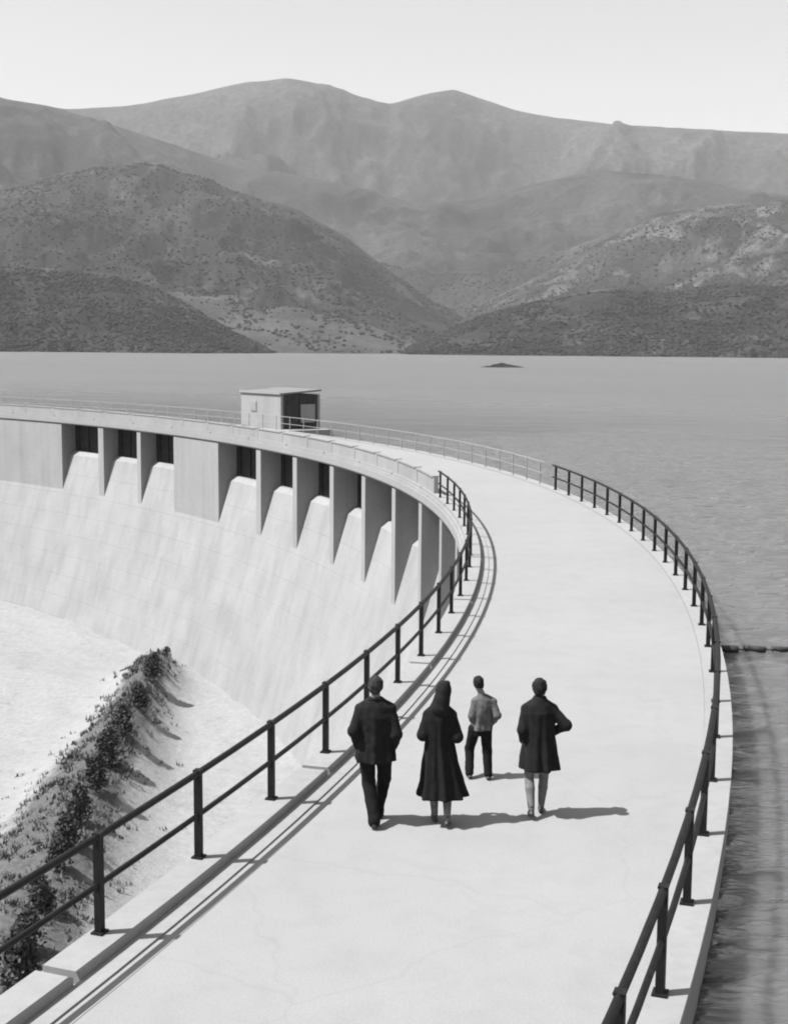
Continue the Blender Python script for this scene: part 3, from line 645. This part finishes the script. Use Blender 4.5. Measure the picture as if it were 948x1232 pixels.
def figure(pose, s):
    """the bare continuous body"""
    B = Blend(.0085, .016); q = pose
    B.loft([(q['hipz'] - .06, q['hx'], q['hy'], .15 * s, .1 * s), (q['hipz'] + .05, q['hx'], q['hy'], .155 * s, .105 * s), ((q['hipz'] + q['shz']) / 2, (q['hx'] + q['sx']) / 2, (q['hy'] + q['sy']) / 2, .125 * s, .09 * s), (q['shz'] - .1 * s, q['sx'], q['sy'], .145 * s, .085 * s), (q['shz'] - .01, q['sx'], q['sy'], .09 * s, .06 * s)])
    B.cone((q['sx'], q['sy'], q['shz'] - .03), q['head'] - A3((0, .01, .05 * s)), .058 * s, .05 * s); head(B, q['head'], s, q.get('yaw', 0), q.get('tilt', 0))
    for k in (0, 1):
        B.chain(q['leg'][k], [.072 * s, .042 * s, .028 * s]); a = A3(q['leg'][k][2]); B.cone(a, a + A3((0, .06, -.03)), .024 * s, .02 * s)
        B.chain([A3(q['arm'][k][0]) - A3((0, 0, .05)), q['arm'][k][1], q['arm'][k][2]], [.038 * s, .035 * s, .026 * s]); hand(B, q['arm'][k][2], q['hand'][k][0], q['hand'][k][1], q['hand'][k][2], s, q.get('curl', .6))
    return B.mesh('body')
def hairpiece(c, s, yaw, tilt, thick, face=.035, low=-.06, bun=None):
    B = Blend(.007, .012); T_ = head(Blend(), c, s, yaw, tilt)
    B.ell(T_(0, -.012, .022), ((.075 + thick) * s, (.092 + thick) * s, (.092 + thick) * s)); B.ell(T_(0, -.05, -.03), ((.058 + thick) * s, (.045 + thick) * s, .06 * s))
    if bun: B.ell(T_(*bun[0]), tuple(v * s for v in bun[1]))
    fx, fy = -math.sin(yaw), math.cos(yaw)
    B.cut(lambda X, Y, Z: np.minimum((X - c[0]) * fx + (Y - c[1]) * fy - face * s, (c[2] + .055 * s) - Z)); B.cut_below(c[2] + low * s)
    B.cut(lambda X, Y, Z: (X - c[0]) * fx + (Y - c[1]) * fy - .075 * s)
    return B.wrinkle(38, 16, .009).mesh('hair')

# --- man in the dark jacket, hands in his pockets
s = 1.0; p0 = at_z(451, 991); hd = A3((.0, .03, 1.64))
q = dict(hipz=.92, hx=.0, hy=0, shz=1.44, sx=.0, sy=.0, head=hd, yaw=-.1, tilt=.0, curl=.9,
         leg=[[(-.1, .0, .9), (-.075, .02, .49), (-.005, -.17, .115)], [(.1, .0, .9), (.105, .17, .5), (.03, .2, .085)]],
         arm=[[(-.18, -.01, 1.4), (-.245, -.07, 1.13), (-.2, .07, .93)], [(.18, -.01, 1.4), (.24, -.07, 1.1), (.205, .08, .92)]],
         hand=[[(.35, .3, -1), (1, 0, .2), 1], [(-.35, .3, -1), (-1, 0, .2), -1]])
bd = figure(q, s)
B = Blend(.01, .03); B.loft([(.76, 0, -.005, .225, .165), (.9, 0, 0, .215, .155), (1.1, 0, 0, .19, .145), (1.3, 0, 0, .215, .15), (1.42, 0, 0, .2, .12), (1.485, 0, -.005, .1, .085), (1.52, 0, 0, .07, .07)], .012, 7, .4)
for a in q['arm']: B.chain([A3(a[0]) - A3((np.sign(a[0][0]) * .015, 0, .035)), a[1], a[2]], [.072, .07, .058]); B.cone((np.sign(a[0][0]) * .06, 0, 1.465), (a[0][0], 0, 1.395), .045, .05)
jk = B.wrinkle(8, 10, .007).mesh('jacket'); B = Blend(.008, .012); B.chain([(.085, .03, 1.475), (.06, -.05, 1.5), (0, -.075, 1.51), (-.06, -.05, 1.5), (-.085, .03, 1.475)], [.02] * 5); col1 = B.mesh('collar')
B = Blend(.01, .025); B.loft([(.8, 0, 0, .17, .125), (.98, 0, 0, .165, .12)])
for k in (0, 1): L = [A3(v) for v in q['leg'][k]]; B.chain(L, [.105, .078, .068]); B.cone(L[2], L[2] - A3((0, .01, .03)), .068, .07)
tr = B.wrinkle(7, 10, .006).mesh('trousers')
person('man in dark jacket and dark trousers walking nearest the railing', p0, [('body', bd, M['skin']), ('jacket', jk, M['wool_dark']), ('collar', col1, M['wool_dark']), ('trousers', tr, M['trousers_dark']), ('hair', hairpiece(hd, s, -.1, 0, .01, .03, -.085), M['hair_grey']),
       ('shoe', shoe(q['leg'][0][2], 0, .06), M['leather']), ('shoe', shoe(q['leg'][1][2], -.1), M['leather'])])

# --- woman in the long flared coat
s = .95; p0 = at_z(528, 990); hd = A3((.03, .02, 1.575))
q = dict(hipz=.87, hx=.0, hy=0, shz=1.36, sx=-.01, sy=.0, head=hd, yaw=.1, tilt=.12, curl=.9,
         leg=[[(-.08, .0, .86), (-.07, .05, .46), (-.05, .06, .085)], [(.08, .0, .86), (.09, .02, .46), (.09, -.16, .11)]],
         arm=[[(-.16, 0, 1.32), (-.2, -.05, 1.07), (-.11, .17, 1.06)], [(.15, 0, 1.32), (.2, -.05, 1.05), (.1, .17, 1.04)]],
         hand=[[(.9, .4, .1), (.2, -.6, -.6), 1], [(-.9, .4, .1), (-.2, -.6, -.6), -1]])
bd = figure(q, s)
B = Blend(.01, .03); B.loft([(.335, .03, -.01, .29, .24), (.5, .02, -.01, .245, .2), (.75, .0, 0, .2, .165), (.97, -.01, 0, .165, .135), (1.15, -.01, 0, .165, .135), (1.27, -.01, 0, .18, .13), (1.36, -.01, 0, .155, .1), (1.42, .0, 0, .085, .08), (1.46, .01, .005, .066, .066)], .022, 8, 1.1)
for a in q['arm']: B.chain([A3(a[0]) - A3((np.sign(a[0][0]) * .02, 0, .035)), a[1], a[2]], [.064, .068, .054]); B.cone((np.sign(a[0][0]) * .06, 0, 1.385), (a[0][0] * .95, 0, 1.31), .04, .045)
ct = B.wrinkle(8, 4, .007).mesh('coat')
parts = [('body', bd, M['skin']), ('coat', ct, M['coat_black']), ('hair', hairpiece(hd, s, .1, .12, .012, .04, -.08), M['hair_dark'])]
B = Blend(.007, .04); T_ = head(Blend(), hd, s, .1, .12); B.ell(T_(.0, -.014, .028), (.09, .108, .102)); B.cone(T_(.012, -.05, .09), T_(.03, -.06, .12), .045, .028); B.chain([T_(0, -.035, -.02), T_(-.01, -.045, -.1), T_(-.02, -.045, -.2)], [.08, .088, .118]); B.cut(lambda X, Y, Z: np.minimum(Y - hd[1] - .05, hd[2] + .05 - Z)); B.cut(lambda X, Y, Z: Y - hd[1] - .085); parts.append(('headscarf', B.mesh('headscarf'), M['felt']))
for k in (0, 1):
    L = [A3(v) for v in q['leg'][k]]; B = Blend(.008, .01); B.chain([L[1] + A3((0, 0, .1)), L[1], L[1] * .62 + L[2] * .38 + A3((0, -.012, 0)), L[2]], [.062, .054, .055, .038]); parts.append(('stocking', B.mesh('stocking'), M['stocking']))
parts += [('shoe', shoe(q['leg'][0][2], .1, 0, .9), M['leather']), ('shoe', shoe(q['leg'][1][2], -.15, .05, .9), M['leather'])]
person('woman in long flared dark coat and headscarf, second from the railing', p0, parts)

# --- boy a few steps ahead
s = .80; p0 = at_z(576, 936); hd = A3((-.025, .02, 1.25))
q = dict(hipz=.68, hx=.01, hy=0, shz=1.075, sx=.05, sy=.0, head=hd, yaw=.25, tilt=-.1, curl=.7,
         leg=[[(-.065, .0, .66), (-.12, .1, .36), (-.125, -.02, .075)], [(.08, .0, .66), (.1, .0, .36), (.115, -.06, .075)]],
         arm=[[(-.075, -.01, 1.04), (-.105, -.04, .84), (-.085, .08, .74)], [(.175, -.01, 1.04), (.22, -.06, .85), (.155, .05, .72)]],
         hand=[[(.5, .5, -.8), (1, 0, .3), 1], [(-.5, .5, -.8), (-1, 0, .3), -1]])
bd = figure(q, s)
B = Blend(.009, .025); B.loft([(.65, .012, 0, .146, .116), (.75, .02, 0, .132, .105), (.95, .045, 0, .125, .1), (1.04, .05, 0, .12, .085), (1.1, .03, 0, .06, .058), (1.125, .02, 0, .05, .05)], .008, 6, .2)
for a in q['arm']: B.chain([A3(a[0]) - A3((np.sign(a[0][0] - .05) * .012, 0, .03)), a[1], a[2]], [.05, .05, .042]); B.cone((.05 + np.sign(a[0][0] - .05) * .045, 0, 1.08), (a[0][0], 0, 1.025), .03, .036)
sh = B.wrinkle(9, 10, .007).mesh('shirt')
B = Blend(.009, .02); B.loft([(.58, .01, 0, .128, .098), (.7, .012, 0, .122, .095)])
for k in (0, 1): B.chain(q['leg'][k], [.082, .062, .055])
tr = B.wrinkle(7, 10, .006).mesh('trousers')
person('boy in grey shirt and dark trousers, legs apart, a few steps ahead', p0, [('body', bd, M['skin']), ('shirt', sh, M['shirt']), ('trousers', tr, M['trousers_dark']), ('hair', hairpiece(hd, s, .25, -.1, .013, .03, -.06), M['hair_dark']),
       ('shoe', shoe(q['leg'][0][2], .15, 0, .8), M['leather']), ('shoe', shoe(q['leg'][1][2], 0, 0, .8), M['leather'])])

# --- woman in the knee length coat, arm bent out
s = .95; p0 = at_z(646, 981); hd = A3((.0, .03, 1.545))
q = dict(hipz=.87, hx=.0, hy=0, shz=1.36, sx=.0, sy=.0, head=hd, yaw=-.1, tilt=.0, curl=.9,
         leg=[[(-.085, .0, .86), (-.1, .06, .47), (-.085, -.14, .13)], [(.075, .0, .86), (.08, .1, .46), (.055, .1, .085)]],
         arm=[[(-.17, 0, 1.32), (-.2, -.06, 1.06), (-.175, .1, .9)], [(.17, 0, 1.32), (.315, -.05, 1.12), (.18, .1, 1.0)]],
         hand=[[(.3, .5, -.8), (1, 0, .2), 1], [(-.7, .4, -.45), (-.5, -.5, .3), -1]])
bd = figure(q, s)
B = Blend(.01, .028); B.loft([(.58, .01, 0, .235, .19), (.75, .005, 0, .215, .17), (.97, .0, 0, .185, .145), (1.12, .0, 0, .185, .14), (1.27, .0, 0, .2, .135), (1.36, 0, 0, .175, .105), (1.415, .0, 0, .09, .085), (1.46, .0, .005, .068, .068)], .018, 6, 2.2)
for a in q['arm']: B.chain([A3(a[0]) - A3((np.sign(a[0][0]) * .015, 0, .035)), a[1], a[2]], [.066, .064, .052]); B.cone((np.sign(a[0][0]) * .06, 0, 1.385), (a[0][0], 0, 1.315), .04, .046)
ct = B.wrinkle(8, 4, .007).mesh('coat')
parts = [('body', bd, M['skin']), ('coat', ct, M['coat_short']), ('hair', hairpiece(hd, s, -.1, 0, .017, .04, -.105, ((0, -.06, .085), (.05, .045, .035))), M['hair_dark'])]
for k in (0, 1):
    L = [A3(v) for v in q['leg'][k]]; B = Blend(.008, .01); B.chain([L[0] * .3 + L[1] * .7, L[1], L[1] * .62 + L[2] * .38 + A3((0, -.012, 0)), L[2]], [.072, .056, .056, .038]); parts.append(('stocking', B.mesh('stocking'), M['stocking']))
parts += [('shoe', shoe(q['leg'][0][2], .05, .07, .9), M['leather']), ('shoe', shoe(q['leg'][1][2], -.1, 0, .9), M['leather'])]
person('woman in knee length dark coat with right arm bent out, nearest the lake', p0, parts)


# ------------------------------------------------------------------ the hazy air
hb = MB(); hb.box((0, 0, 660), (17800, 17800, 1404)); hz = hb.build('haze', None); tag(hz, 'thin pale haze over lake and hills', 'haze', kind='stuff')
hm = bpy.data.materials.new('haze_air'); hm.use_nodes = True; t = hm.node_tree; t.nodes.clear()
vo = node(t, 'ShaderNodeVolumePrincipled'); vo.inputs['Color'].default_value = g(1); vo.inputs['Density'].default_value = 5.8e-5; vo.inputs['Anisotropy'].default_value = 0.0
oo = node(t, 'ShaderNodeOutputMaterial'); t.links.new(vo.outputs[0], oo.inputs['Volume']); hz.data.materials.append(hm)
